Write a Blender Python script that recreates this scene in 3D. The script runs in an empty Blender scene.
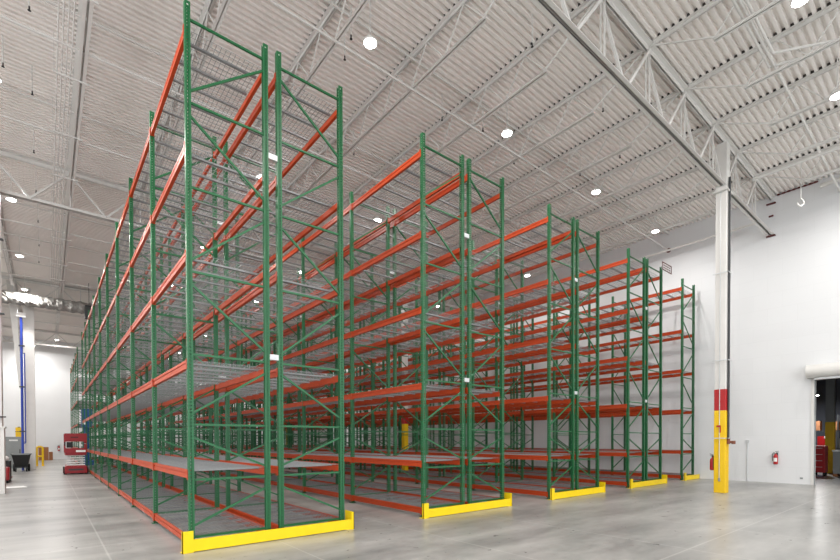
import bpy, math, random
from mathutils import Vector, Matrix, Euler
random.seed(7)
SC = bpy.context.scene
COL = SC.collection
PI = math.pi

# ------------------------------------------------------------------ materials
def nodes_of(name):
    m = bpy.data.materials.new(name); m.use_nodes = True
    return m, m.node_tree, m.node_tree.nodes['Principled BSDF']

def s2l(c):
    return tuple((x/12.92 if x <= .04045 else ((x+.055)/1.055)**2.4) for x in c)

def mat(name, rgb, rough=.5, metal=0.0, var=.06, scale=6.0, spec=.5, bump=0.0, coat=0.0):
    """painted / plain surface: base colour with a little procedural mottling"""
    m, t, b = nodes_of(name)
    lin = s2l([v/255 for v in rgb])
    tc = t.nodes.new('ShaderNodeTexCoord')
    nz = t.nodes.new('ShaderNodeTexNoise'); nz.inputs['Scale'].default_value = scale
    nz.inputs['Detail'].default_value = 4
    t.links.new(tc.outputs['Object'], nz.inputs['Vector'])
    rp = t.nodes.new('ShaderNodeValToRGB')
    rp.color_ramp.elements[0].position = .3; rp.color_ramp.elements[1].position = .7
    rp.color_ramp.elements[0].color = (*[v*(1-var) for v in lin], 1)
    rp.color_ramp.elements[1].color = (*[min(1, v*(1+var)) for v in lin], 1)
    t.links.new(nz.outputs['Fac'], rp.inputs['Fac'])
    t.links.new(rp.outputs['Color'], b.inputs['Base Color'])
    b.inputs['Roughness'].default_value = rough
    b.inputs['Metallic'].default_value = metal
    b.inputs['Specular IOR Level'].default_value = spec
    if coat: b.inputs['Coat Weight'].default_value = coat; b.inputs['Coat Roughness'].default_value = .15
    if bump:
        bp = t.nodes.new('ShaderNodeBump'); bp.inputs['Strength'].default_value = bump
        bp.inputs['Distance'].default_value = .02
        t.links.new(nz.outputs['Fac'], bp.inputs['Height']); t.links.new(bp.outputs['Normal'], b.inputs['Normal'])
    return m

def emit(name, rgb, strength):
    m, t, b = nodes_of(name)
    b.inputs['Base Color'].default_value = (1, 1, 1, 1)
    b.inputs['Emission Color'].default_value = (*rgb, 1)
    b.inputs['Emission Strength'].default_value = strength
    return m

M = {}
M['green'] = mat('rack_green_paint', (24, 98, 56), .36, 0, .05, 9)
M['orange'] = mat('beam_orange_paint', (178, 62, 18), .42, 0, .06, 5, spec=.4)
M['zinc'] = mat('galvanised_wire', (148, 149, 150), .42, .4, .06, 30)
M['zincbar'] = mat('galvanised_bar', (205, 207, 208), .4, .3, .05, 20)
M['yellow'] = mat('safety_yellow', (248, 214, 4), .42, 0, .03, 5)
M['colyellow'] = mat('column_yellow', (240, 196, 10), .45, 0, .03, 5)
M['red'] = mat('signal_red', (176, 24, 28), .4, 0, .05, 6)
M['liftred'] = mat('lift_red', (146, 16, 28), .35, 0, .06, 6)
M['white_steel'] = mat('white_steel_paint', (218, 216, 212), .5, 0, .03, 3)
M['deck'] = mat('roof_deck_white', (244, 239, 234), .55, 0, .025, 1.2)
M['wall'] = mat('wall_white_paint', (230, 231, 232), .6, 0, .015, 1.0)
M['black'] = mat('black_plastic', (24, 24, 26), .5, 0, .1, 8)
M['flute_shade'] = mat('flute_shade_grey', (74, 71, 69), .9)  # dark grey standing in for shade inside the deck flutes
M['darkgrey'] = mat('dark_grey_metal', (60, 62, 64), .5, .2, .08, 8)
M['grey'] = mat('grey_enamel', (142, 146, 146), .5, 0, .04, 4)
M['brown'] = mat('cardboard', (160, 108, 72), .85, 0, .06, 12)
M['primer'] = mat('red_oxide_primer', (92, 30, 30), .7, 0, .1, 10)
M['blue'] = mat('blue_paint', (22, 74, 134), .4, 0, .04, 6)
M['pipeblue'] = mat('blue_pipe_paint', (44, 70, 168), .4, 0, .04, 6)
M['pipered'] = mat('red_pipe_paint', (150, 62, 52), .5, 0, .05, 6)
M['foil'] = mat('crumpled_foil', (160, 158, 154), .6, .35, .12, 4)
M['brass'] = mat('brown_hose', (120, 66, 44), .5, 0, .1, 9)
M['paper'] = mat('white_card', (236, 236, 234), .8, 0, .02, 5)
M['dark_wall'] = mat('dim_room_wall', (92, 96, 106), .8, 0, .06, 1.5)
M['chrome'] = mat('steel_scissor', (200, 202, 204), .35, .4, .05, 10)
M['lens'] = emit('lamp_lens', (1, .98, .95), 40)
M['rubber'] = mat('tyre_rubber', (30, 30, 31), .8, 0, .1, 8)
M['signred'] = mat('sign_red_ink', (84, 24, 28), .7)

def concrete():
    m, t, b = nodes_of('polished_concrete')
    N = t.nodes; L = t.links
    tc = N.new('ShaderNodeTexCoord')
    def noise(scale, det, vec=None, rough=.55):
        n = N.new('ShaderNodeTexNoise'); n.inputs['Scale'].default_value = scale
        n.inputs['Detail'].default_value = det; n.inputs['Roughness'].default_value = rough
        L.new(vec if vec else tc.outputs['Object'], n.inputs['Vector']); return n.outputs['Fac']
    mp = N.new('ShaderNodeMapping'); mp.inputs['Scale'].default_value = (.45, 1.5, 1)
    mp.inputs['Rotation'].default_value = (0, 0, .35)
    L.new(tc.outputs['Object'], mp.inputs['Vector'])
    a = noise(.55, 6, mp.outputs['Vector'], .62); c = noise(5, 6, None, .65)
    mx = N.new('ShaderNodeMath'); mx.operation = 'MULTIPLY_ADD'
    mx.inputs[1].default_value = .28; L.new(c, mx.inputs[0]); L.new(a, mx.inputs[2])
    rp = N.new('ShaderNodeValToRGB'); e = rp.color_ramp.elements
    e[0].position = .42; e[1].position = .80
    e[0].color = (*s2l([.43, .43, .425]), 1); e[1].color = (*s2l([.67, .665, .65]), 1)
    L.new(mx.outputs[0], rp.inputs['Fac'])
    sep = N.new('ShaderNodeSeparateXYZ'); L.new(tc.outputs['Object'], sep.inputs[0])
    def lines(out, offset, pitch, w):
        ad = N.new('ShaderNodeMath'); ad.operation = 'ADD'; ad.inputs[1].default_value = -offset + pitch*100 + pitch/2
        L.new(out, ad.inputs[0])
        md = N.new('ShaderNodeMath'); md.operation = 'MODULO'; md.inputs[1].default_value = pitch; L.new(ad.outputs[0], md.inputs[0])
        sb = N.new('ShaderNodeMath'); sb.operation = 'SUBTRACT'; sb.inputs[1].default_value = pitch/2; L.new(md.outputs[0], sb.inputs[0])
        ab = N.new('ShaderNodeMath'); ab.operation = 'ABSOLUTE'; L.new(sb.outputs[0], ab.inputs[0])
        lt = N.new('ShaderNodeMath'); lt.operation = 'LESS_THAN'; lt.inputs[1].default_value = w; L.new(ab.outputs[0], lt.inputs[0])
        return lt.outputs[0]
    j1 = lines(sep.outputs['X'], .66, 2.24, .012); j2 = lines(sep.outputs['Y'], 2.66, 5.95, .014)
    mxx = N.new('ShaderNodeMath'); mxx.operation = 'MAXIMUM'; L.new(j1, mxx.inputs[0]); L.new(j2, mxx.inputs[1])
    fac = N.new('ShaderNodeMath'); fac.operation = 'MULTIPLY'; fac.inputs[1].default_value = .32; L.new(mxx.outputs[0], fac.inputs[0])
    mix = N.new('ShaderNodeMix'); mix.data_type = 'RGBA'
    L.new(fac.outputs[0], mix.inputs['Factor']); L.new(rp.outputs['Color'], mix.inputs['A'])
    mix.inputs['B'].default_value = (*s2l([.80, .795, .775]), 1)
    L.new(mix.outputs['Result'], b.inputs['Base Color'])
    rr = N.new('ShaderNodeMapRange'); rr.inputs['To Min'].default_value = .2; rr.inputs['To Max'].default_value = .42
    L.new(c, rr.inputs['Value']); L.new(rr.outputs[0], b.inputs['Roughness'])
    b.inputs['Specular IOR Level'].default_value = .45
    return m
M['concrete'] = concrete()

def blockwall():
    """white painted block wall, joints only faintly visible"""
    m, t, b = nodes_of('painted_block_wall'); N = t.nodes; L = t.links
    tc = N.new('ShaderNodeTexCoord'); mp = N.new('ShaderNodeMapping')
    mp.inputs['Rotation'].default_value = (PI/2, 0, PI/2)
    sep = N.new('ShaderNodeSeparateXYZ'); L.new(tc.outputs['Object'], sep.inputs[0])
    cb = N.new('ShaderNodeCombineXYZ'); L.new(sep.outputs['Y'], cb.inputs['X']); L.new(sep.outputs['Z'], cb.inputs['Y'])
    br = N.new('ShaderNodeTexBrick'); L.new(cb.outputs[0], br.inputs['Vector'])
    br.inputs['Scale'].default_value = 1; br.inputs['Mortar Size'].default_value = .006
    br.inputs['Brick Width'].default_value = .9; br.inputs['Row Height'].default_value = .6
    w = s2l([.885, .89, .895])
    br.inputs['Color1'].default_value = (*w, 1); br.inputs['Color2'].default_value = (*[x*.985 for x in w], 1)
    br.inputs['Mortar'].default_value = (*[x*.95 for x in w], 1)
    L.new(br.outputs['Color'], b.inputs['Base Color']); b.inputs['Roughness'].default_value = .6
    return m
M['block'] = blockwall()

# ------------------------------------------------------------------ mesh builder
class MB:
    def __init__(s): s.v = []; s.f = []
    def quad(s, *p):
        n = len(s.v); s.v += [tuple(q) for q in p]; s.f.append(tuple(range(n, n+len(p))))
    def hexa(s, c8):
        n = len(s.v); s.v += [tuple(q) for q in c8]
        for a in ((0, 3, 2, 1), (4, 5, 6, 7), (0, 1, 5, 4), (1, 2, 6, 5), (2, 3, 7, 6), (3, 0, 4, 7)):
            s.f.append(tuple(n+i for i in a))
    def box(s, x0, x1, y0, y1, z0, z1):
        s.hexa([(x0, y0, z0), (x1, y0, z0), (x1, y1, z0), (x0, y1, z0), (x0, y0, z1), (x1, y0, z1), (x1, y1, z1), (x0, y1, z1)]); return s
    def bar(s, p, q, w, h, up=(0, 0, 1)):
        p = Vector(p); q = Vector(q); d = (q-p).normalized(); u = Vector(up)
        if abs(d.dot(u)) > .99: u = Vector((1, 0, 0))
        r = d.cross(u).normalized()*(w/2); t = r.cross(d).normalized()*(h/2)
        s.hexa([p-r-t, p+r-t, q+r-t, q-r-t, p-r+t, p+r+t, q+r+t, q-r+t]); return s
    def tube(s, p, q, r, n=10, r2=None, caps=True):
        p = Vector(p); q = Vector(q); d = (q-p).normalized()
        u = Vector((0, 0, 1)) if abs(d.z) < .9 else Vector((1, 0, 0))
        a = d.cross(u).normalized(); b = d.cross(a); r2 = r if r2 is None else r2; k = len(s.v)
        for c, rr in ((p, r), (q, r2)):
            for i in range(n):
                t = 2*PI*i/n; s.v.append(tuple(c+(a*math.cos(t)+b*math.sin(t))*rr))
        for i in range(n):
            j = (i+1) % n; s.f.append((k+i, k+j, k+n+j, k+n+i))
        if caps: s.f.append(tuple(k+i for i in reversed(range(n)))); s.f.append(tuple(k+n+i for i in range(n)))
        return s
    def path(s, pts, r, n=8):
        for a, b in zip(pts, pts[1:]): s.tube(a, b, r, n)
        return s
    def lathe(s, prof, c=(0, 0, 0), n=24):
        k = len(s.v); m = len(prof)
        for r, z in prof:
            for i in range(n):
                t = 2*PI*i/n; s.v.append((c[0]+r*math.cos(t), c[1]+r*math.sin(t), c[2]+z))
        for a in range(m-1):
            for i in range(n):
                j = (i+1) % n; s.f.append((k+a*n+i, k+a*n+j, k+(a+1)*n+j, k+(a+1)*n+i))
        s.f.append(tuple(k+i for i in reversed(range(n)))); s.f.append(tuple(k+(m-1)*n+i for i in range(n)))
        return s
    def prism(s, poly, axis, a, b):
        """poly in the two other axes, extruded along axis"""
        def P(u, w, t): return {'x': (t, u, w), 'y': (u, t, w), 'z': (u, w, t)}[axis]
        n = len(poly); k = len(s.v)
        s.v += [P(u, w, a) for u, w in poly]+[P(u, w, b) for u, w in poly]
        for i in range(n):
            j = (i+1) % n; s.f.append((k+i, k+j, k+n+j, k+n+i))
        s.f.append(tuple(k+i for i in reversed(range(n)))); s.f.append(tuple(k+n+i for i in range(n)))
        return s
    def mesh(s, name, m, smooth=False):
        me = bpy.data.meshes.new(name); me.from_pydata(s.v, [], s.f); me.materials.append(M[m] if isinstance(m, str) else m)
        import bmesh as bmm
        b = bmm.new(); b.from_mesh(me); bmm.ops.recalc_face_normals(b, faces=b.faces); b.to_mesh(me); b.free()
        if smooth:
            for p in me.polygons: p.use_smooth = True
        return me
    def obj(s, name, m, parent=None, loc=(0, 0, 0), smooth=False, bevel=0):
        o = put(name, s.mesh(name, m, smooth), parent, loc)
        if bevel:
            bv = o.modifiers.new('edge', 'BEVEL'); bv.width = bevel; bv.segments = 2; bv.limit_method = 'ANGLE'
        return o

def put(name, me, parent=None, loc=(0, 0, 0), rot=None):
    o = bpy.data.objects.new(name, me); COL.objects.link(o); o.location = loc
    if rot: o.rotation_euler = rot
    if parent: o.parent = parent
    return o
def thing(name, label, cat, loc=(0, 0, 0), group=None, rz=0):
    o = bpy.data.objects.new(name, None); COL.objects.link(o); o.location = loc; o.rotation_euler = (0, 0, rz)
    o.empty_display_size = .2
    return tag(o, label, cat, group)
def tag(o, label, cat, group=None):
    o['label'] = label; o['category'] = cat
    if group: o['group'] = group
    return o
def struct(o, label=None, cat=None):
    o['kind'] = 'structure'
    if label: o['label'] = label
    if cat: o['category'] = cat
    return o
ORD = ['first', 'second', 'third', 'fourth', 'fifth', 'sixth', 'seventh', 'eighth', 'ninth', 'tenth', 'eleventh', 'twelfth', 'thirteenth', 'fourteenth', 'fifteenth', 'sixteenth']

# ------------------------------------------------------------------ setting
XW = 21.25; YB = 53.5; YF = -12.0; XL = -9.0; ZD = 10.82
struct(MB().box(XL-.3, XW+14, YF-.3, YB+.3, -.3, 0).obj('floor', 'concrete'), 'polished grey concrete warehouse floor with saw-cut joints', 'floor')
# right wall with the door opening
DY0, DY1, DZ = .1, 3.58, 3.82
w = MB()
w.box(XW, XW+.3, DY1, YB, 0, ZD+.3); w.box(XW, XW+.3, YF, DY0, 0, ZD+.3); w.box(XW, XW+.3, DY0, DY1, DZ, ZD+.3)
struct(w.obj('wall_right', 'block'), 'tall white painted wall on the right with a door opening', 'wall')
struct(MB().box(XL-.3, XW+.3, YB, YB+.3, 0, ZD+.3).obj('wall_back', 'wall'), 'white far end wall beyond the scissor lift', 'wall')
struct(MB().box(XL-.3, XL, 17, YB, 0, ZD+.3).obj('wall_left', 'wall'), 'white wall on the far left', 'wall')
# corrugated roof deck, ribs run along x
d = MB(); pitch = .1524; y = YF
prof = []
while y < YB:
    prof += [(y, ZD), (y+.068, ZD), (y+.078, ZD+.075), (y+.142, ZD+.075)]; y += pitch
prof.append((y, ZD)); k = len(d.v)
for yy, zz in prof: d.v += [(XL-.2, yy, zz), (XW+.1, yy, zz)]
for i in range(len(prof)-1): d.f.append((2*i, 2*i+1, 2*i+3, 2*i+2))
n0 = len(d.v)
d.box(XL-.2, XW+.1, YF, YB, ZD+.12, ZD+.3)
struct(d.obj('ceiling', 'deck'), 'white corrugated metal roof deck', 'ceiling')

# ------------------------------------------------------------------ roof steel
GY = [4.85, 19.5, 34.1, 48.7]
def girder(y, zb, label, x0=XL, x1=XW-.03, panel=2.06, first=None):
    t = thing('roof_girder', label, 'girder', (x0, y, zb))
    L = x1-x0; H = 10.79-zb
    tc = MB(); bc = MB()
    for s in (-1, 1):
        for g, zt, up in ((tc, H, -1), (bc, 0, 1)):
            e2 = .115 if g is bc else .14
            yy0, yy1 = (.02, e2) if s > 0 else (-e2, -.02)
            g.box(0, L, yy0, yy1, zt if up > 0 else zt-.014, zt+.014 if up > 0 else zt)
            ya, yb2 = (.02, .034) if s > 0 else (-.034, -.02)
            g.box(0, L, ya, yb2, zt if up > 0 else zt-.12, zt+.12 if up > 0 else zt)
    tc.obj('top_chord', 'white_steel', t); bc.obj('bottom_chord', 'white_steel', t)
    # panel points under the joists on the top chord
    xs = [x-x0 for x in JX if x0+.2 < x < x1-.2]
    mids = [(a+b)/2 for a, b in zip(xs, xs[1:])]
    for i, a in enumerate(xs):
        if a + x0 < -3.6: continue
        put('web_vertical', VERT(H), t, (a, 0, 0))
    for a, b in zip(xs, xs[1:]):
        if b + x0 < -3.6: continue
        m = (a+b)/2
        w1 = MB(); w1.bar((a, .05, H-.08), (m, .05, .07), .06, .06, (0, 1, 0)); w1.obj('web_diagonal', 'white_steel', t)
        w2 = MB(); w2.bar((b, -.05, H-.08), (m, -.05, .07), .06, .06, (0, 1, 0)); w2.obj('web_diagonal', 'white_steel', t)
    return t
_v = {}
def VERT(H):
    if H not in _v: _v[H] = MB().bar((0, -.04, .04), (0, -.04, H-.04), .03, .03).bar((0, .04, .04), (0, .04, H-.04), .03, .03).mesh('web_vertical', 'white_steel')
    return _v[H]
JX = [.68+2.045*k for k in range(-4, 11)]
girder(GY[0], 9.35, 'deep white roof girder nearest the viewer, carried by the red and yellow banded column')
girder(GY[1], 9.47, 'white roof girder crossing to the left column beyond the first rack bays')
girder(GY[2], 9.56, 'white roof girder beside the foil wrapped duct')
girder(GY[3], 9.56, 'farthest white roof girder near the back wall')

def joist_mesh(span):
    """open-web joist along +y from 0 to span, z relative to the deck"""
    tc = MB(); bc = MB(); wb = MB()
    for s in (-1, 1):
        tc.box(s*.012 if s > 0 else -.085, .085 if s > 0 else -.012, 0, span, -.012, 0)
        tc.box(.012 if s > 0 else -.02, .02 if s > 0 else -.012, 0, span, -.075, 0)
        e = 1.35
        bc.box(.012 if s > 0 else -.06, .06 if s > 0 else -.012, e, span-e, -.80, -.79)
        bc.box(.012 if s > 0 else -.02, .02 if s > 0 else -.012, e, span-e, -.80, -.735)
    tc.box(-.06, .06, 0, .15, -.03, 0); tc.box(-.06, .06, span-.15, span, -.03, 0)
    n = 2*round((span-2*1.35)/1.22); st = (span-2.7)/n
    wb.bar((0, .1, -.06), (0, 1.45, -.77), .03, .03); wb.bar((0, span-.1, -.06), (0, span-1.45, -.77), .03, .03)
    zz = [(-.765 if i % 2 == 0 else -.04) for i in range(n+1)]
    for i in range(n): wb.bar((0, 1.35+st*i, zz[i]), (0, 1.35+st*(i+1), zz[i+1]), .022, .022)
    return tc.mesh('top_chord', 'white_steel'), bc.mesh('bottom_chord', 'white_steel'), wb.mesh('web', 'white_steel')
jc = {}
spans = [(YF+.05, GY[0]), (GY[0], GY[1]), (GY[1], GY[2]), (GY[2], GY[3]), (GY[3], YB-.05)]
spanname = ['before the nearest girder', 'between nearest and second girders', 'between second and third girders', 'between third and farthest girders', 'beyond the farthest girder']
for si, (a, b) in enumerate(spans):
    span = round(b-a-.02, 3)
    if span not in jc: jc[span] = joist_mesh(span)
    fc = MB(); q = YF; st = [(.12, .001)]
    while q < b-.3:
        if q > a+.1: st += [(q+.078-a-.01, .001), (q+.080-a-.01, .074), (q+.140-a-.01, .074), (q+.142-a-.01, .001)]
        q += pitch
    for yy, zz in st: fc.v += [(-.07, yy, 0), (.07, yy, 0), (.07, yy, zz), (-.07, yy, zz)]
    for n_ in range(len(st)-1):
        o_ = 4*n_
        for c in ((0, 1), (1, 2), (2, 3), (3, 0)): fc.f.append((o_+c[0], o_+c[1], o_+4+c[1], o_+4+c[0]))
    fc = fc.mesh('flute_shade_strip', 'flute_shade')  # added dark strip imitating the shade in the flutes above a joist
    for k, x in enumerate(reversed(JX)):
        if x < -3.6 and si > 0 or x > XW-.15: continue
        t = thing('roof_joist', 'white roof joist, %s from right wall, %s' % (ORD[k], spanname[si]), 'joist', (x, a+.01, ZD-.002), 'open-web joists under the roof deck')
        for nm, me in zip(('top_chord', 'bottom_chord', 'web'), jc[span]): put(nm, me, t)
        put('flute_shade_strip', fc, t)
# bridging bars across the joists
br = MB().bar((-3.5, 0, 0), (XW-.02, 0, 0), .04, .04).mesh('bridging_bar', 'white_steel')
brn = 0
for si, (a, b) in enumerate(spans[:4]):
    for q in (.25, .5, .75):
        yy = a+(b-a)*q
        if yy < 0: continue
        for zz, nm in ((ZD-.83, 'lower'), (ZD-.1, 'upper')):
            o = put('bridging_bar', br, None, (0, yy, zz))
            tag(o, 'white %s bridging bar, %s of three %s' % (nm, {.25: 'nearest', .5: 'middle', .75: 'farthest'}[q], spanname[si]), 'bridging bar', 'bridging bars across the roof joists')
        c = MB().tube((-.03, 0, 0), (0, 0, 0), .1, 16).obj('bridging_bracket', 'primer', None, (XW-.001, yy, ZD-.83))
        tag(c, 'dark red wall bracket of the %s bridging bar %s' % ({.25: 'nearest', .5: 'middle', .75: 'farthest'}[q], spanname[si]), 'bracket', 'dark red brackets on the right wall')
# dark red bearing seats of the girder on the right wall
tag(MB().box(-.1, 0, -.14, .14, -.035, 0).obj('bearing_plate', 'primer', None, (XW-.001, GY[0], 9.345)), 'dark red bearing plate under the end of the nearest girder', 'plate')
tag(MB().box(-.1, 0, -.14, .14, -.035, 0).box(-.05, 0, -.07, .07, -.5, -.45).obj('bearing_plate', 'primer', None, (XW-.001, GY[0], 10.56)), 'dark red bearing plate at the top of the nearest girder', 'plate')
lg = MB().box(-.03, 0, 3.5, 4.66, -.03, 0)
for k in range(8): lg.box(-.07, -.03, 3.52+k*.1524, 3.6+k*.1524, -.05, 0)
tag(lg.obj('ledger_angle', 'primer', None, (XW-.001, 0, ZD-.003)), 'short dark red ledger at the top of the right wall by the girder', 'ledger')

# ------------------------------------------------------------------ columns
def i_column(x, y, label, w=.3, wrap=True, top=9.2):
    t = thing('steel_column', label, 'column', (x, y, 0))
    c = MB()
    c.box(-w/2, w/2, -w/2, w/2, 0, top)
    c.box(-w/2-.03, w/2+.03, -w/2-.03, w/2+.03, top-.02, top)
    c.obj('shaft', 'white_steel', t, bevel=.012)
    if wrap:
        e = w/2+.012
        MB().box(-e, e, -e, e, 0, 2.53).obj('yellow_wrap', 'colyellow', t, bevel=.015)
        MB().box(-e, e, -e, e, 2.53, 3.18).obj('red_wrap', 'red', t, bevel=.015)
    return t
col = i_column(16.07, 4.88, 'white square steel column with red over yellow band near the right wall', .29)
MB().box(-.145, .145, -.145, .145, 9.2, 10.66).obj('head', 'white_steel', col)
MB().box(-.25, .25, -.2, .2, 9.17, 9.21).obj('cap_plate', 'white_steel', col)
i_column(15.0, 19.5, 'steel column with a yellow base standing among the racks, nearer of two', .24)
i_column(14.7, 34.1, 'steel column with a yellow base standing among the racks, farther of two', .24)
# riser pipe beside the banded column (to the +x / -y side)
rp = thing('riser_pipe', 'dark vertical pipe on the right side of the banded column', 'pipe', (16.07, 4.695, 0))
MB().tube((0, 0, 1.55), (0, 0, 9.6), .032, 12).obj('pipe', 'darkgrey', rp, smooth=False)
for z in (1.68, 4.05, 6.7):
    MB().box(-.24, .12, -.045, -.033, z-.012, z+.012).box(-.24, -.21, -.045, .37, z-.012, z+.012).obj('clamp', 'zincbar', rp)
v = MB(); v.tube((0, 0, 1.5), (0, 0, 1.66), .05, 12); v.tube((0, 0, 1.58), (.02, -.13, 1.55), .04, 10); v.tube((.02, -.13, 1.5), (.02, -.13, 1.6), .055, 10)
v.obj('valve', 'brass', rp)
# hanging chain / conduit on the column face
cd = thing('column_conduit', 'thin grey conduit with a small red lever on the banded column', 'conduit', (15.895, 4.88, 0))
MB().tube((0, 0, .42), (0, 0, 9.2), .011, 8).obj('conduit', 'zincbar', cd)
MB().tube((0, 0, .36), (0, 0, .46), .028, 10).obj('end_fitting', 'grey', cd)
MB().box(-.03, .0, -.02, .07, 2.02, 2.07).box(-.03, 0, -.04, -.015, 1.85, 2.07).obj('lever', 'red', cd)

def extinguisher(x, y, z, label, face, s=1.0):
    t = thing('fire_extinguisher', label, 'fire extinguisher', (x, y, z), None, face); t.scale = (s, s, s)
    MB().lathe([(.05, 0), (.078, .012), (.08, .04), (.08, .33), (.072, .38), (.04, .42), (.025, .43), (.025, .46)], (0, 0, 0), 20).obj('cylinder', 'red', t, smooth=True)
    h = MB(); h.tube((0, 0, .45), (0, 0, .52), .022, 10); h.bar((-.02, 0, .52), (.11, 0, .53), .02, .012); h.bar((-.02, 0, .545), (.11, 0, .575), .02, .012); h.obj('handle', 'darkgrey', t)
    MB().tube((0, -.03, .5), (0, -.055, .5), .022, 12).obj('gauge', 'paper', t)
    MB().path([(0, 0, .49), (-.07, -.02, .5), (-.11, -.02, .42), (-.115, -.02, .3), (-.1, -.02, .15)], .012, 8).obj('hose', 'black', t)
    a = MB(); n = 10
    for i in range(n):
        q0 = -PI/2-.8+1.6*i/n; q1 = -PI/2-.8+1.6*(i+1)/n
        a.quad((.0812*math.cos(q0), .0812*math.sin(q0), .12), (.0812*math.cos(q1), .0812*math.sin(q1), .12), (.0812*math.cos(q1), .0812*math.sin(q1), .28), (.0812*math.cos(q0), .0812*math.sin(q0), .28))
    a.obj('instruction_label', 'paper', t)
    MB().box(-.06, .06, .075, .1, .1, .5).obj('wall_bracket', 'darkgrey', t)
    return t
extinguisher(XW-.1, 4.64, .70, 'red fire extinguisher hung on the white right wall left of the doorway', -PI/2, .88)
extinguisher(16.05, 5.11, .68, 'red fire extinguisher behind the yellow base of the banded column', PI*.85, .9)

# wall conduit and outlet
wc = thing('wall_conduit', 'thin grey conduit with a small box low on the right wall', 'conduit', (XW-.02, 5.56, 0))
MB().tube((0, 0, 0), (0, 0, 1.5), .014, 8).obj('conduit', 'zincbar', wc)
MB().box(-.04, .019, -.05, .05, 1.5, 1.62).obj('junction_box', 'zincbar', wc)
ot = MB().box(-.02, .0, -.04, .04, .19, .25).obj('wall_outlet', 'grey', None, (XW, 3.9, 0)); tag(ot, 'small grey outlet plate low on the wall beside the doorway', 'outlet')

# ------------------------------------------------------------------ doorway, roll-up door, dim room beyond
struct(MB().box(XW-.03, XW+.32, DY1-.02, DY1+.06, 0, DZ+.03).box(XW-.03, XW+.32, DY0-.09, DY1+.09, DZ, DZ+.08).box(XW-.03, XW+.32, DY0-.09, DY0, 0, DZ+.03).obj('trim_1', 'white_steel'), 'white steel frame around the doorway', 'trim')
rd = thing('rolling_door', 'white rolled-up door housing above the dark doorway on the right', 'rolling door', (XW, (DY0+DY1)/2, DZ))
hl = (DY1-DY0)/2+.15
MB().prism([(-.02+.0, .46)]+[(-.26+.24*math.cos(a), .23+.23*math.sin(a)) for a in [PI/2+PI*i/12 for i in range(13)]]+[(-.02, 0)], 'y', -hl, hl).obj('hood', 'white_steel', rd, smooth=False)
MB().box(-.27, -.05, -hl+.2, hl-.2, -.07, 0).obj('bottom_bar', 'zincbar', rd)
MB().box(.05, .1, -1.73, -1.69, -DZ, 0).obj('guide', 'grey', rd); MB().box(.05, .1, 1.69, 1.73, -DZ, 0).obj('guide', 'grey', rd)
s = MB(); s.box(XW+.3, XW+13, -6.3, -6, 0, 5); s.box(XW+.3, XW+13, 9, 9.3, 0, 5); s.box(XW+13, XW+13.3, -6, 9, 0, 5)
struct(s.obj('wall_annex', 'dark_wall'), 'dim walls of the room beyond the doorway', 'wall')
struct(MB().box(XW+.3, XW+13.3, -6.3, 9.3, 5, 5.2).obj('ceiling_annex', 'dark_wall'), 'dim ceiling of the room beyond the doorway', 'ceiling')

# ------------------------------------------------------------------ pallet racks
R = dict(f=452.69, h=1.6326, Y0=7.3955, XA=1.6513, d=1.16, g=.2277, P=4.5303, H=8.1052, B=2.9028)
LEV = [.2, 1.2, 2.856, 4.472, 6.064, 7.775]
PW = .078
def post_mesh(x, zoff=0):
    """C-shaped upright post with rows of slots; open side faces the frame; x=+1 or -1 gives the closed face direction"""
def add_post(b, cx, face, H):
    hw = PW/2; th = .003; pit = .0508; n = int(H/pit)
    xo = cx+face*hw; xi = cx+face*(hw-th)
    def strip(fn, w, holes):
        # fn(u, z) -> point, u in [0,w]; one column of holes centred
        for k in range(n):
            z0 = k*pit; z1 = (k+1)*pit
            if not holes: continue
            ha, hb = w/2-.013, w/2+.013; ka, kb = z0+.012, z0+.038
            b.quad(fn(0, z0), fn(ha, z0), fn(ha, z1), fn(0, z1)); b.quad(fn(hb, z0), fn(w, z0), fn(w, z1), fn(hb, z1))
            b.quad(fn(ha, z0), fn(hb, z0), fn(hb, ka), fn(ha, ka)); b.quad(fn(ha, kb), fn(hb, kb), fn(hb, z1), fn(ha, z1))
        zt = n*pit
        b.quad(fn(0, zt), fn(w, zt), fn(w, H), fn(0, H))
    strip(lambda u, z: (xo, -hw+u, z), PW, True)
    strip(lambda u, z: (xi, -hw+u, z), PW, True)
    for s in (-1, 1):
        strip(lambda u, z: (cx-face*hw+face*u, s*hw, z), PW, True)
        strip(lambda u, z: (cx-face*hw+face*u, s*(hw-th), z), PW, True)
        xa = cx-face*hw
        b.box(min(xa, xa+face*th), max(xa, xa+face*th), min(s*hw, s*(hw-.02)), max(s*hw, s*(hw-.02)), 0, H)
d_ = R['d']; Hh = R['H']
fm = MB(); add_post(fm, 0, -1, Hh); add_post(fm, d_, 1, Hh)
FRAME = fm.mesh('upright_frame', 'green')
HZ = [.19, 1.05, 1.88, 2.93, 4.16, 5.41, 6.65, 7.87]
hb_ = MB().bar((PW/2-.01, 0, 0), (d_-PW/2+.01, 0, 0), .03, .032).mesh('horizontal_brace', 'green')
DG = {}
lat = {}
for mir in (0, 1):
    DG[mir] = []
    lb = MB()
    for z in HZ: lb.bar((PW/2-.01, 0, z), (d_-PW/2+.01, 0, z), .03, .032)
    for i in range(len(HZ)-1):
        za, zb = HZ[i]+.17, HZ[i+1]-.19
        rise = (i % 2 == 0)
        if mir: rise = not rise
        p, q = ((PW/2-.01, 0, za), (d_-PW/2+.01, 0, zb)) if rise else ((PW/2-.01, 0, zb), (d_-PW/2+.01, 0, za))
        DG[mir].append(MB().bar(p, q, .03, .032).mesh('diagonal_brace', 'green')); lb.bar(p, q, .03, .032)
    lat[mir] = lb.mesh('bracing', 'green')
foot = MB().box(-.07, .07, -.06, .06, 0, .012).mesh('foot_plate', 'green')
BL = R['B']-PW-.004
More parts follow.
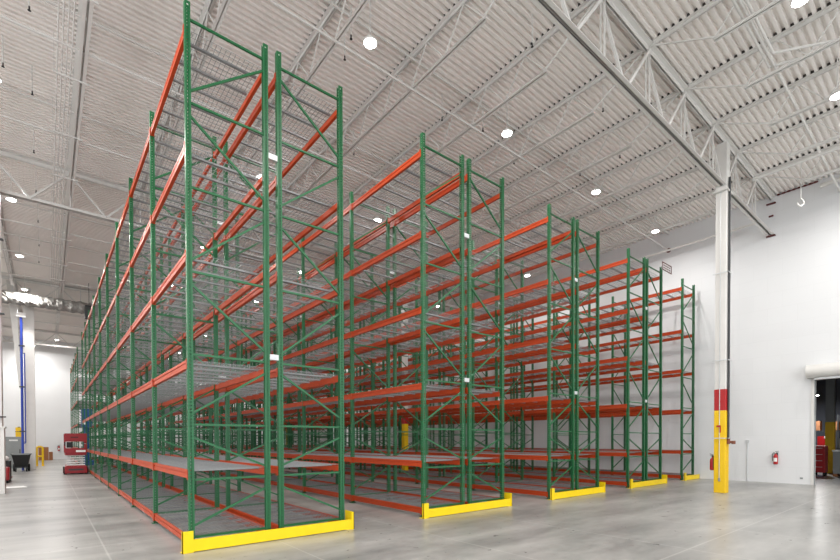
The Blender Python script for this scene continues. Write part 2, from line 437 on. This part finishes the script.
def beam_mb(b=None, ox=0, oy=0, oz=0, side=1):
    """step beam along y; the ledge for the deck faces `side`; top at oz"""
    b = b or MB(); s = side
    poly = [(-.026*s, -.13), (.026*s, -.13), (.026*s, -.045), (-.002*s, -.045), (-.002*s, 0), (-.026*s, 0), (-.026*s, -.04), (-.012*s, -.043), (-.012*s, -.058), (-.026*s, -.061)]
    b.prism([(ox+u, oz+w) for u, w in poly], 'y', oy-BL/2, oy+BL/2); return b
BEAM = {s: beam_mb(side=s).mesh('beam', 'orange') for s in (1, -1)}
def conn_mb(b, ox, oy, oz, e):
    y0 = oy+e*(BL/2-.003)
    b.box(ox-.036, ox+.036, min(y0, y0+e*.003), max(y0, y0+e*.003), oz-.19, oz+.03)
    return b
def conn(e, s):
    b = MB(); y0 = e*(BL/2)
    b.box(-.044 if s > 0 else .0395, -.0395 if s > 0 else .044, min(y0-e*.025, y0+e*.03), max(y0-e*.025, y0+e*.03), -.15, .004)
    b.box(-.036, .036, min(y0-e*.004, y0), max(y0-e*.004, y0), -.15, .004)
    return b.mesh('end_connector', 'orange')
CONN = {(e, s): conn(e, s) for e in (1, -1) for s in (1, -1)}
def deck_mb(b=None, ox=0, oy=0, oz=0):
    b = b or MB(); L = BL-.06; W = d_-.02; r = .0026
    nx = 17; ny = 26
    for i in range(nx):
        x = ox-W/2+W*i/(nx-1)
        b.box(x-r, x+r, oy-L/2, oy+L/2, oz+.001, oz+.001+2*r)
    for j in range(ny):
        y = oy-L/2+L*j/(ny-1)
        if j in (ny//2-1,): y -= 0
        b.box(ox-W/2, ox+W/2, y-r, y+r, oz+.001+2*r, oz+.001+4*r)
    for j in range(6):
        y = oy-L/2+L*(j+.5)/6
        b.box(ox-W/2+.03, ox+W/2-.03, y-.02, y+.02, oz-.028, oz-.024)
        b.box(ox-W/2+.03, ox+W/2-.03, y-.02, y-.017, oz-.028, oz+.001); b.box(ox-W/2+.03, ox+W/2-.03, y+.017, y+.02, oz-.028, oz+.001)
    return b
DECK = deck_mb().mesh('wire_deck', 'zinc')
SPACER = MB().box(0, R['g']-PW, -.03, .03, -.045, .045).mesh('row_spacer', 'zincbar')

def rack(x, y0, bays, rows, label, near):
    t = thing('pallet_rack', label, 'pallet rack', (x, y0, 0), 'green and orange pallet racks')
    offs = [0, d_+R['g']][:rows]
    beams = []; decks = []; nh = 0; nd = 0
    for bi in range(bays+1):
        for ri, ox in enumerate(offs):
            f = put('upright_frame', FRAME, t, (ox, bi*R['B'], 0))
            if near and bi < 3:
                for z in HZ: put('horizontal_brace', hb_, f, (0, 0, z))
                for me in DG[ri]: put('diagonal_brace', me, f)
                for fx in (0, d_): put('foot_plate', foot, f, (fx, 0, 0))
            else:
                put('bracing', lat[ri], f)
        if rows == 2 and bi < 3+7*near:
            for z in (3.02, 6.32): put('row_spacer', SPACER, t, (d_+PW/2, bi*R['B']-.012, z))
    for bi in range(bays):
        for li, z in enumerate(LEV):
            for ri, ox in enumerate(offs):
                yc = (bi+.5)*R['B']
                beams.append((bi, ox, yc, z, 1)); beams.append((bi, ox+d_, yc, z, -1))
                decks.append((ox+d_/2, yc, z-.045+.03))
    for bi, bx, yc, z, s in beams[:100]:
        o = put('beam', BEAM[s], t, (bx, yc, z))
        if near and bi < 2:
            for e in (1, -1): put('end_connector', CONN[(e, s)], o)
    if beams[100:]:
        b = MB()
        for bi, bx, yc, z, s in beams[100:]:
            beam_mb(b, bx, yc, z, s)
        o = b.obj('beam', 'orange', t); o['kind'] = 'stuff'
    for c in decks[:100]: put('wire_deck', DECK, t, c)
    if decks[100:]:
        b = MB()
        for c in decks[100:]: deck_mb(b, *c)
        o = b.obj('wire_deck', 'zinc', t); o['kind'] = 'stuff'
    return t
RL = ['tall double-row green and orange pallet rack, nearest and leftmost of the front five',
      'tall double-row green and orange pallet rack, second from the left in front',
      'tall double-row green and orange pallet rack, middle of the front five',
      'tall double-row pallet rack, fourth from left, with small sign near its top',
      'single-row green and orange pallet rack standing against the right white wall']
BLb = ['far double-row pallet rack beyond the cross aisle, behind the leftmost front rack',
       'far double-row pallet rack beyond the cross aisle, behind the second front rack',
       'far double-row pallet rack beyond the cross aisle, behind the middle front rack',
       'far double-row pallet rack beyond the cross aisle, behind the fourth front rack',
       'far single-row pallet rack beyond the cross aisle against the right wall']
for i in range(5):
    rx = R['XA']+i*R['P']; rows = 1 if i == 4 else 2
    rack(rx, R['Y0'], 9, rows, RL[i], True)
    rack(rx, 39.0, 4, rows, BLb[i], False)
    # aisle-side angle rail on the floor
GL = ['bright yellow steel end guard on the floor before the leftmost rack', 'bright yellow steel end guard before the second rack from the left',
      'bright yellow steel end guard before the middle rack', 'bright yellow steel end guard before the fourth rack from the left',
      'short yellow end guard before the single rack against the right wall']
for i in range(5):
    x0 = R['XA']+i*R['P']-.165; x1 = x0+.32+(2*d_+R['g'])
    if i == 4: x1 = XW-.06
    yg = R['Y0']-.18
    t = thing('rack_end_guard', GL[i], 'rack guard', (x0, yg, 0), 'yellow guards at the rack ends')
    W = x1-x0
    MB().box(.012, W-.012, 0, .012, .01, .185).box(.012, W-.012, .012, .07, .01, .02).box(.012, W-.012, .012, .04, .172, .185).obj('rail', 'yellow', t)
    def endp(xa, sgn):
        b = MB()
        b.box(min(xa, xa+sgn*.15), max(xa, xa+sgn*.15), -.012, 0, 0, .32)
        b.box(min(xa, xa+sgn*.012), max(xa, xa+sgn*.012), -.012, .03, 0, .32)
        b.box(min(xa, xa+sgn*.15), max(xa, xa+sgn*.15), 0, .13, 0, .008)
        return b
    endp(0, 1).obj('corner_post', 'yellow', t)
    if i < 4:
        b = MB(); b.box(W-.012, W, -.012, .3, 0, .32); b.box(W-.05, W, -.012, 0, 0, .32); b.box(W-.15, W, 0, .13, 0, .008)
        b.obj('corner_post', 'yellow', t)
# small sign hung high on the fourth rack
sg = thing('rack_sign', 'small white sign with red marks on top of the fourth rack', 'sign', (17.72, R['Y0']-.06, 7.98))
MB().box(0, .85, 0, .01, 0, .3).obj('board', 'paper', sg)
b = MB()
for q in ((.0, .85, .26, .3), (.0, .85, 0, .04), (0, .06, 0, .3), (.79, .85, 0, .3)): b.box(q[0], q[1], -.006, .0, q[2], q[3])
for j in range(2):
    for i in range(4): b.box(.12+i*.165, .12+i*.165+.11, -.006, 0, .075+j*.09, .075+j*.09+.055)
b.obj('red_marks', 'signred', sg)

# ------------------------------------------------------------------ lamps
LX = [-.87, 5.27, 9.65, 14.22, 18.7]; LY = [2.1, 8.0, 14.2, 20.9, 27.0, 32.8, 38.2, 44.0, 49.5]
LPOW = 104.0
body = MB().lathe([(.04, .13), (.07, .12), (.09, .08), (.13, .06), (.145, .04), (.145, .01), (.13, 0)][::-1], (0, 0, 0), 28).mesh('housing', 'white_steel', False)
lens = MB().lathe([(.0, -.012), (.118, -.012), (.128, -.002), (.0, -.002)][1:3], (0, 0, 0), 28).mesh('lens', 'lens')
rod = MB().tube((0, 0, .12), (0, 0, ZD-9.9-.003), .012, 8).mesh('hanger', 'white_steel')
def lamp(x, y, label, k=1.0):
    t = thing('high_bay_lamp', label, 'ceiling lamp', (x, y, 9.9), 'round high-bay lamps')
    put('housing', body, t); put('lens', lens, t); put('hanger', rod, t)
    L = bpy.data.lights.new('lamp_light', 'AREA'); L.shape = 'DISK'; L.size = .24; L.energy = LPOW*k; L.color = (1, .972, .94)
    o = bpy.data.objects.new('lamp_light', L); COL.objects.link(o); o.parent = t; o.location = (0, 0, -.03)
    return t
for j, y in enumerate(LY):
    for i, x in enumerate(LX):
        if j == 7 and i == 0: x, y = .69, 47.4
        if j == 8 and i == 0: y = 51.5
        if j == 0 and i in (3,): x = 14.77
        if j == 0 and i in (2,): x = 11.04
        who = 'above the left aisle' if i == 0 else ['fourth', 'third', 'second', 'first'][i-1]+' from right wall'
        lamp(x, y, 'round high-bay lamp, %s, in %s crosswise row from the viewer' % (who, ORD[j]), 1.8 if i == 0 else 1.0)
for y in LY: lamp(-5.4, y, 'unseen high-bay lamp added beyond the left edge to brighten the far hall', 1.8)  # unseen lamp column, added to brighten the far wall and left ceiling
for x in (-4.5, .5, 5.27, 9.65, 14.22, 18.7):
    for y in (-4, -9.5): lamp(x, y, 'unseen high-bay lamp added behind the viewer to light the near floor')  # unseen lamps, added as front light on the near floor

# ------------------------------------------------------------------ pipes under the roof
for i, x in enumerate((.25, .33, .41, .49)):
    o = MB().tube((x, -1, 10.0), (x, 33.9, 10.0), .014, 8).obj('ceiling_conduit', 'white_steel'); tag(o, 'thin white conduit above left aisle, %s of four from left' % ORD[i], 'conduit', 'white conduits above the left aisle')
for i, y in enumerate((10.6, 13.15, 15.66, 18.2, 20.6, 23.8, 27.3, 29.9)):
    t = thing('conduit_hanger', 'white cross bar hanger under the four left aisle conduits, %s from the viewer' % ORD[i], 'hanger', (.34, y, 9.97), 'hangers of the left aisle conduits')
    MB().box(-.16, .50, -.02, .02, -.04, -.005).obj('cross_bar', 'white_steel', t)
    MB().tube((-.14, 0, -.02), (-.14, 0, ZD-9.97-.003), .006, 6).obj('rod', 'white_steel', t); MB().tube((.2, 0, -.02), (.2, 0, ZD-9.97-.003), .006, 6).obj('rod', 'white_steel', t)
def pipe(pts, r, label, cat='pipe', m='white_steel', group=None):
    o = MB().path(pts, r, 10).obj('roof_pipe', m); return tag(o, label, cat, group)
pipe([(6, 2.84, 10.2), (12.5, 2.84, 10.2), (13.3, 1.7, 10.2), (14.5, .2, 10.2)], .03, 'white pipe along the roof right of the girder, turning away first')
pipe([(6, 3.0, 10.2), (12.9, 3.0, 10.2), (13.1, 2.55, 10.2), (13.3, 2.5, 10.1)], .03, 'white pipe along the roof right of the girder, ending in a short hook')
pipe([(6, 2.92, 10.2), (XW, 2.92, 10.2)], .03, 'long white pipe running straight to the right wall by the door')
pipe([(17.6, -4, 10.0), (17.6, 4.5, 10.0)], .05, 'white sprinkler main crossing above the doorway end')
o = MB().box(.60, .67, -1, 33.9, 9.96, 9.97).box(.70, .77, -1, 33.9, 9.96, 9.97).box(.665, .67, -1, 33.9, 9.96, 10.01).box(.70, .705, -1, 33.9, 9.96, 10.01).obj('roof_channel', 'white_steel'); tag(o, 'white double channel along the roof right of the left aisle conduits', 'channel')
pipe([(20.95, -6, 10.5), (20.95, 3.4, 10.5)], .07, 'thick white pipe along the top of the right wall')
pipe([(20.6, 5.2, 9.75), (20.6, 33, 9.75)], .04, 'white pipe along the right wall above the racks')
# hook on a cord
hk = thing('hanging_hook', 'white cord with a curled hook hanging from the roof near the right wall', 'hook', (19.0, 3.56, 9.3))
MB().tube((0, 0, .15), (0, 0, ZD-9.3), .012, 6).obj('cord', 'white_steel', hk)
MB().path([(0, 0, .17), (.07, -.05, .1), (.08, -.06, 0), (0, 0, -.08), (-.09, .06, -.03), (-.1, .07, .03)], .022, 8).obj('hook', 'white_steel', hk)
# sprinkler heads
hd1 = MB().tube((0, 0, .12), (0, 0, 0), .016, 8).lathe([(.05, -.004), (.05, 0)], (0, 0, 0), 10)
hd1 = hd1.mesh('sprinkler_head', 'darkgrey')
sp = [(29, 6), (3, 63), (32, 91), (34, 150), (36, 190), (38, 220), (39, 244), (39, 261)]
SPR = [(-0.19,11.84),(-0.69,13.98),(-0.20,14.65),(-0.22,17.56),(-0.21,20.30),(-0.19,22.99),(-0.19,25.75),(-0.22,28.17),(5.04,8.38),(5.20,8.92),(8.16,6.07),(8.16,8.96),(9.31,8.56),(11.16,6.09),(11.14,8.96),(13.28,8.02),(13.38,6.76),(7.11,11.69)]
SPRL = ['foremost of the eight above the left aisle', 'second of the eight above the left aisle', 'third of the eight above the left aisle', 'fourth of the eight above the left aisle', 'fifth of the eight above the left aisle', 'sixth of the eight above the left aisle', 'seventh of the eight above the left aisle', 'farthest of the eight above the left aisle',
        'left of the lamp above the nearest rack aisle', 'just behind the lamp above the nearest rack aisle', 'near the top middle beside the nearest girder', 'left of the second lamp in the front row', 'right beside the second lamp in the front row', 'close to the nearest girder above the third rack', 'behind the second lamp toward the third', 'left of the third lamp in the front row', 'between the nearest girder and third lamp', 'above the second rack top']
hdr = MB().tube((0, 0, .0), (0, 0, ZD-10.2-.003), .012, 8).mesh('drop_pipe', 'white_steel')
hdm = MB().tube((0, 0, 0), (0, 0, -.08), .014, 8).lathe([(.03, -.085), (.03, -.08)], (0, 0, 0), 10).mesh('sprinkler_head', 'black')
for (x, y), l in zip(SPR, SPRL):
    t = thing('ceiling_sprinkler', 'tiny dark roof sprinkler, '+l, 'sprinkler', (x, y, 10.2), 'sprinkler heads under the roof')
    put('drop_pipe', hdr, t); put('head', hdm, t)

# ------------------------------------------------------------------ left side of the hall
lc = thing('boxed_column', 'white boxed column at the left edge with a red pipe and wider foot', 'column', (-1.32, 19.45, 0))
MB().box(-.24, .24, -.24, .24, 0, 9.56).obj('shaft', 'white_steel', lc, bevel=.012)
MB().box(-.28, .28, -.3, .28, 0, 2.05).box(-.31, .31, -.33, .31, 2.05, 2.1).obj('foot_casing', 'white_steel', lc)
rpx = MB(); rpx.tube((.16, -.31, 4.55), (.16, -.31, 9.4), .028, 10); rpx.path([(.16, -.31, 4.55), (.1, -.31, 4.4), (.0, -.31, 4.38)], .028, 10); rpx.obj('red_pipe', 'pipered', lc)
for z in (2.4, 5.6, 7.9): MB().box(-.27, .33, -.36, -.24, z-.02, z+.02).obj('clamp', 'darkgrey', lc)
pc = thing('boxed_column', 'white boxed column standing beyond the black cart on the left', 'column', (-.76, 34.5, 0))
MB().box(-.24, .24, -.24, .24, 0, 9.56).obj('shaft', 'white_steel', pc, bevel=.012)
MB().box(-.1, .1, -.1, .1, 9.56, 10.45).obj('head', 'white_steel', pc)
bp = thing('blue_pipe', 'vertical blue pipe with white box on top, left of the far white column', 'pipe', (-1.07, 33.9, 0))
MB().tube((0, 0, 0), (0, 0, 8.6), .06, 12).obj('pipe', 'pipeblue', bp, smooth=False)
MB().box(-.2, .2, -.12, .12, 8.6, 8.85).obj('top_box', 'paper', bp)
for z in (2.2, 4.7, 7.0): MB().box(-.12, .14, -.09, .09, z-.03, z+.03).obj('clamp', 'darkgrey', bp)
MB().path([(.13, 0, 6.6), (.13, 0, 1.6), (.08, 0, 1.5)], .025, 8).obj('thin_pipe', 'pipeblue', bp)
MB().box(.04, .15, -.02, .02, 6.58, 6.62).box(.04, .15, -.02, .02, 1.58, 1.62).obj('pipe_bracket', 'darkgrey', bp)
b = MB(); b.hexa([(-1.22, 34.9, 4.7), (-1.13, 34.9, 4.7), (-1.13, 35.1, 4.7), (-1.22, 35.1, 4.7), (-1.72, 34.9, 10.818), (-1.3, 34.9, 10.818), (-1.3, 35.1, 10.818), (-1.72, 35.1, 10.818)])
tag(b.obj('tapered_panel', 'white_steel', bevel=.01), 'white tapering panel hanging aslant from the roof left of the far column', 'panel')

# electrical cabinet and yellow case
ec = thing('electrical_cabinet', 'grey steel electrical cabinet behind the black cart on the left', 'cabinet', (-1.6, 37.5, 0))
MB().box(-.4, .4, -.25, .25, 0, 1.92).obj('case', 'grey', ec, bevel=.01)
dr = MB().box(-.37, .37, -.275, -.25, .12, 1.86).obj('door', 'grey', ec); MB().box(.27, .31, -.30, -.275, .9, 1.15).obj('handle', 'black', dr); MB().box(-.2, .2, -.28, -.275, 1.66, 1.75).obj('door_label', 'paper', dr)
yb_ = thing('yellow_case', 'yellow case standing on top of the grey electrical cabinet', 'case', (-1.35, 37.45, 1.92))
MB().box(-.16, .16, -.1, .1, 0, .58).obj('body', 'colyellow', yb_, bevel=.02); MB().box(-.17, .17, -.11, .11, .3, .33).obj('seam_band', 'darkgrey', yb_); MB().bar((-.06, 0, .6), (.06, 0, .6), .03, .04).obj('handle', 'darkgrey', yb_)
# black tilt cart
ct = thing('tilt_cart', 'black plastic tilt cart with pale rim beside the far white column', 'cart', (-1.1, 33.0, 0))
b = MB(); b.hexa([(-.26, -.5, .25), (.26, -.5, .25), (.26, .35, .25), (-.26, .35, .25), (-.38, -.75, .92), (.38, -.75, .92), (.38, .6, .92), (-.38, .6, .92)]); b.obj('hopper', 'black', ct, bevel=.03)
b = MB(); b.box(-.42, .42, -.79, -.71, .92, .97).box(-.42, .42, .56, .64, .92, .97).box(-.42, -.34, -.79, .64, .92, .97).box(.34, .42, -.79, .64, .92, .97); b.obj('rim', 'grey', ct)
for x in (-.3, .3): MB().tube((x-.05, .1, .2), (x+.05, .1, .2), .2, 18).obj('wheel', 'rubber', ct)
for x in (-.22, .22):
    c = MB().tube((x-.03, -.45, .08), (x+.03, -.45, .08), .08, 14).obj('caster', 'rubber', ct); MB().box(x-.04, x+.04, -.48, -.42, .12, .27).obj('caster_fork', 'darkgrey', c)
MB().bar((-.3, .1, .2), (.3, .1, .2), .04, .04).obj('axle', 'darkgrey', ct)
# red pallet truck behind the left column
rt = thing('pallet_truck', 'small red and black powered pallet truck half hidden by the left column', 'pallet truck', (-1.5, 24.3, 0))
MB().box(-.38, .34, -.35, .35, .1, .62).obj('drive_unit', 'liftred', rt, bevel=.05)
MB().box(-.34, .36, .1, .62, .12, .86).obj('battery_box', 'black', rt, bevel=.03); MB().lathe([(.06, 0), (.18, .03), (.2, .12), (.12, .2)], (.12, .2, .86), 18).obj('cover', 'paper', rt, smooth=True)
for x in (-.25, .25):
    MB().box(x-.09, x+.09, .5, 1.7, .08, .16).obj('fork', 'liftred', rt); MB().tube((x-.04, -.1, .11), (x+.04, -.1, .11), .11, 14).obj('wheel', 'rubber', rt); MB().tube((x-.04, 1.5, .05), (x+.04, 1.5, .05), .05, 12).obj('wheel', 'rubber', rt)
b = MB(); b.bar((0, -.3, .55), (0, -.62, 1.1), .05, .05); b.bar((-.18, -.62, 1.1), (.18, -.62, 1.1), .05, .05); b.obj('tiller', 'black', rt)
sc = MB().box(-.33, .33, -.3, .3, 0, .012).obj('floor_sheet', 'paper', None, (-.95, 21.6, 0)); sc.rotation_euler = (0, 0, .2); tag(sc, 'thin white sheet lying flat on the floor past the left column', 'card')  # thin flat white rectangle laid on the floor
# yellow goal-post guard and boxes
gp = thing('yellow_barrier', 'yellow tube barrier on the floor right of the far white column', 'barrier', (-.41, 39.2, 0))
for x in (-.13, .17):
    MB().tube((x, 0, 0), (x, 0, 1.2), .06, 14).obj('post', 'colyellow', gp); MB().box(x-.1, x+.1, -.1, .1, 0, .015).obj('base_plate', 'colyellow', gp)
MB().path([(-.13, 0, 1.2), (-.08, 0, 1.28), (.12, 0, 1.28), (.17, 0, 1.2)], .06, 12).obj('top_rail', 'colyellow', gp); MB().tube((-.13, 0, .65), (.17, 0, .65), .05, 12).obj('cross_rail', 'colyellow', gp)
for (x0, x1, y, h, l) in ((-.6, .08, 51.0, 1.14, 'larger brown cardboard box near the far end wall'), (.1, .36, 51.1, .72, 'smaller brown cardboard box to the right of the larger one')):
    t = thing('cardboard_box', l, 'box', ((x0+x1)/2, y, 0)); W = (x1-x0)/2
    MB().box(-W, W, -.3, .3, 0, h).obj('carton', 'brown', t, bevel=.008); MB().box(-W-.002, W+.002, -.03, .03, h-.15, h+.003).obj('tape', 'paper', t)
extinguisher(.82, YB-.12, .75, 'dark red fire extinguisher on the far end wall left of the scissor lift', 0, 1.0)

# scissor lift
sl = thing('scissor_lift', 'red scissor lift parked beside the left rack at the aisle end', 'scissor lift', (1.085, 28.0, 0))
MB().box(-.38, .38, .02, 1.85, .1, .44).box(-.44, .44, -.02, .3, .06, .40).obj('chassis', 'liftred', sl, bevel=.02)
MB().box(-.3, .3, -.026, -.02, .2, .28).obj('front_plate', 'darkgrey', sl)
for x in (-.42, .42):
    for y in (.3, 1.55):
        w_ = MB().tube((x-.06, y, .17), (x+.06, y, .17), .17, 20).obj('wheel', 'rubber', sl); MB().tube((x-.064, y, .17), (x+.064, y, .17), .08, 12).obj('hub', 'liftred', w_)
b = MB()
for x in (-.26, .26):
    for k in range(5):
        z = .42+k*.105; b.bar((x, .15, z), (x, 1.75, z+.085), .05, .05); b.bar((x+.05*(1 if x < 0 else -1), .15, z+.085), (x+.05*(1 if x < 0 else -1), 1.75, z), .05, .05)
b.obj('scissor_arms', 'chrome', sl)
b = MB()
for k in range(5): b.tube((-.36, .12, .47+k*.115), (.36, .12, .47+k*.115), .034, 10)
b.obj('scissor_pins', 'paper', sl)
MB().box(-.42, .42, 0, 1.85, .95, 1.06).obj('platform', 'liftred', sl, bevel=.015)
b = MB()
for x in (-.43, .41):
    for y in (0, .6, 1.2, 1.81): b.box(x, x+.03, y, y+.03, 1.06, 2.02)
    b.box(x, x+.03, 0, 1.84, 1.98, 2.02); b.box(x, x+.03, 0, 1.84, 1.5, 1.54)
for y in (0, 1.81): b.box(-.43, .44, y, y+.03, 1.98, 2.02)
b.obj('guard_rail', 'liftred', sl)
MB().box(-.43, .44, -.012, .0, 1.62, 2.02).obj('front_panel', 'liftred', sl); MB().box(-.43, .44, -.012, .0, 1.06, 1.30).obj('kick_panel', 'liftred', sl)
MB().box(.0, .38, -.018, -.012, 1.1, 1.2).obj('warning_decal', 'paper', sl); MB().box(-.2, .1, -.018, -.012, 1.8, 1.86).obj('stripe_decal', 'signred', sl)
MB().box(-.36, -.12, .05, .2, 1.32, 1.6).obj('control_box', 'black', sl); MB().box(.14, .2, .02, .06, 1.06, 1.62).obj('gate_post', 'paper', sl)
MB().box(-.45, -.40, -.03, .1, 1.42, 1.6).obj('side_lamp', 'black', sl)

# blue mast lift in the cross aisle
bl = thing('mast_lift', 'tall blue mast lift standing behind the end of the leftmost rack', 'lift', (1.95, 36.3, 0))
MB().box(-.36, .36, -.45, .45, .1, .4).obj('base', 'blue', bl, bevel=.03)
for x in (-.3, .3):
    for y in (-.35, .35): MB().tube((x-.04, y, .1), (x+.04, y, .1), .1, 14).obj('wheel', 'rubber', bl)
b = MB()
for k in range(3): b.box(-.16+.03*k, .16-.03*k, .1-.12*k, .22-.12*k, .4, 3.7-.05*k)
b.obj('mast', 'blue', bl)
MB().box(-.26, .26, -.55, -.14, 2.55, 2.62).obj('basket_floor', 'blue', bl)
b = MB()
for x in (-.26, .23):
    for y in (-.55, -.17): b.box(x, x+.03, y, y+.03, 2.62, 3.7)
    b.box(x, x+.03, -.55, -.14, 3.66, 3.7); b.box(x, x+.03, -.55, -.14, 3.1, 3.14)
b.box(-.26, .26, -.56, -.53, 3.66, 3.7); b.box(-.26, .26, -.555, -.545, 2.62, 3.66); b.obj('basket', 'blue', bl)
MB().box(-.24, -.05, -.565, -.555, 2.7, 2.95).obj('decal', 'paper', bl)

# foil wrapped duct and black unit below the roof
random.seed(11)
b = MB(); nx, nr = 70, 22; x0, x1 = -2.3, 4.6; k = 0
for i in range(nx+1):
    x = x0+(x1-x0)*i/nx
    for j in range(nr):
        a = 2*PI*j/nr; r = .33+random.uniform(-.035, .035)+.02*math.sin(i*1.3)
        b.v.append((x+random.uniform(-.03, .03), r*math.cos(a), r*math.sin(a)))
for i in range(nx):
    for j in range(nr):
        jj = (j+1) % nr; b.f.append((i*nr+j, i*nr+jj, (i+1)*nr+jj, (i+1)*nr+j))
b.f.append(tuple(range(nr))); b.f.append(tuple(nx*nr+j for j in range(nr)))
fd = thing('foil_duct', 'crumpled silver foil wrapped duct crossing the roof at the aisle end', 'duct', (0, 33.47, 9.52))
b.obj('wrapped_tube', 'foil', fd)
for x in (-1.4, 1.6, 4.2): MB().bar((x, .0, .31), (x, 0, ZD-9.52-.003), .03, .004, (0, 1, 0)).obj('strap', 'zincbar', fd)
hu = thing('unit_heater', 'black box unit hanging above the far end of the leftmost rack', 'heater', (1.95, 32.6, 8.75))
MB().box(-.21, .21, -.28, .28, 0, .72).obj('case', 'black', hu, bevel=.03); MB().box(-.17, .17, -.29, -.28, .06, .64).obj('grille', 'darkgrey', hu)
MB().tube((0, 0, .72), (0, 0, ZD-8.75-.003), .015, 8).obj('hanger_rod', 'darkgrey', hu)

# ------------------------------------------------------------------ the room beyond the doorway
ac = thing('steel_column', 'pale column with a yellow base in the dim room beyond the doorway', 'column', (29.15, 4.28, 0))
MB().box(-.15, .15, -.16, .16, 2.47, 5).obj('shaft', 'grey', ac); MB().box(-.16, .16, -.17, .17, 0, 2.47).obj('yellow_wrap', 'colyellow', ac)
rc = thing('tool_cabinet', 'red wheeled tool cabinet inside the dim doorway', 'cabinet', (27.0, 4.3, 0))
MB().box(-.3, .3, -.22, .22, .15, 1.35).obj('case', 'red', rc, bevel=.02)
for k in range(4):
    q = MB().box(-.32, -.3, -.19, .19, .2+k*.28, .45+k*.28).obj('drawer', 'red', rc); MB().box(-.335, -.32, -.12, .12, .39+k*.28, .41+k*.28).obj('drawer_handle', 'zincbar', q)
for x in (-.22, .22):
    for y in (-.16, .16): MB().tube((x, y-.03, .075), (x, y+.03, .075), .075, 12).obj('caster', 'rubber', rc)
wb_ = thing('packing_crate', 'pale crate inside the dim doorway at the picture edge', 'crate', (27.2, 3.5, 0))
MB().box(-.35, .35, -.35, .35, .12, 1.1).obj('crate_body', 'grey', wb_); MB().box(-.38, .38, -.38, .38, 1.1, 1.16).obj('lid', 'paper', wb_); MB().box(-.35, .35, -.35, -.2, 0, .12).box(-.35, .35, .2, .35, 0, .12).obj('skid', 'brown', wb_)
sh = thing('storage_shelf', 'dark storage shelf in the dim room beyond the doorway', 'shelf', (31.6, 4.3, 0))
for x in (-.35, .35):
    for y in (-1.6, 0, 1.6): MB().box(x-.03, x+.03, y-.03, y+.03, 0, 2.9).obj('upright', 'darkgrey', sh)
for z in (.3, 1.2, 2.1): MB().box(-.38, .38, -1.65, 1.65, z-.05, z).obj('shelf_board', 'darkgrey', sh)
bx = [(-1.2, .3, .5, .6, 'brown'), (-.5, .3, .5, .7, 'red'), (.5, .3, .6, .6, 'blue'), (1.2, .3, .5, .6, 'brown'), (-1.1, 1.2, .6, .6, 'red'), (-.3, 1.2, .5, .5, 'grey'), (.5, 1.2, .6, .6, 'red'), (1.25, 1.2, .5, .65, 'black'), (-1.0, 2.1, .6, .5, 'colyellow'), (.0, 2.1, .7, .45, 'brown'), (1.0, 2.1, .6, .5, 'brown')]
nm = {'brown': 'brown cardboard', 'red': 'red', 'blue': 'blue', 'grey': 'grey', 'black': 'black', 'colyellow': 'yellow'}
lv = {.3: 'bottom', 1.2: 'middle', 2.1: 'top'}
for i, (y, z, wy, hh, c) in enumerate(bx):
    side = 'far left' if y > 1 and i not in (10,) else 'left of centre' if y > .2 else 'right of centre' if y > -.6 else 'far right'
    t = thing('storage_box', '%s box, %s on %s board of the dark shelf beyond doorway' % (nm[c], side, lv[z]), 'box', (31.55, 4.3+y, z))
    MB().box(-.28, .28, -wy/2, wy/2, 0, hh).obj('carton', c, t); MB().box(-.285, .285, -.025, .025, hh-.12, hh+.003).obj('tape', 'paper', t)
al = thing('annex_lamp', 'small bright lamp in the dim room beyond the doorway', 'ceiling lamp', (30.6, 5.05, 3.9))
MB().tube((0, 0, .1), (0, 0, 1.097), .012, 8).obj('hanger', 'grey', al); MB().lathe([(.12, 0), (.13, .05), (.05, .1)], (0, 0, 0), 18).obj('housing', 'grey', al); MB().lathe([(.1, -.012), (.11, -.002)], (0, 0, 0), 18).obj('lens', 'lens', al)
L = bpy.data.lights.new('annex_light', 'AREA'); L.shape = 'DISK'; L.size = .2; L.energy = 150; o = bpy.data.objects.new('annex_light', L); COL.objects.link(o); o.parent = al; o.location = (0, 0, -.03)

# ------------------------------------------------------------------ world, camera, view
W = bpy.data.worlds.new('World'); SC.world = W; W.use_nodes = True
bg = W.node_tree.nodes['Background']; bg.inputs['Color'].default_value = (.92, .94, .96, 1); bg.inputs['Strength'].default_value = 2.3
cam = bpy.data.cameras.new('camera'); co = bpy.data.objects.new('camera', cam); COL.objects.link(co); SC.camera = co
yaw, pit, rol = math.radians(39.4604), math.radians(-.7193), math.radians(.1415)
fw = Vector((math.sin(yaw)*math.cos(pit), math.cos(yaw)*math.cos(pit), math.sin(pit)))
rt_ = Vector((math.cos(yaw), -math.sin(yaw), 0)); up = rt_.cross(fw)
c_, s_ = math.cos(rol), math.sin(rol)
r2 = c_*rt_-s_*up; u2 = s_*rt_+c_*up
mw = Matrix((r2, u2, -fw)).transposed().to_4x4(); mw.translation = (0, 0, R['h']); co.matrix_world = mw
cam.sensor_width = 36; cam.lens = R['f']*36/840; cam.shift_y = (446.1467-280)/840; cam.clip_start = .05; cam.clip_end = 300
SC.view_settings.view_transform = 'Standard'; SC.view_settings.look = 'None'; SC.view_settings.exposure = 0.0; SC.view_settings.gamma = 1
SC.view_settings.use_curve_mapping = False
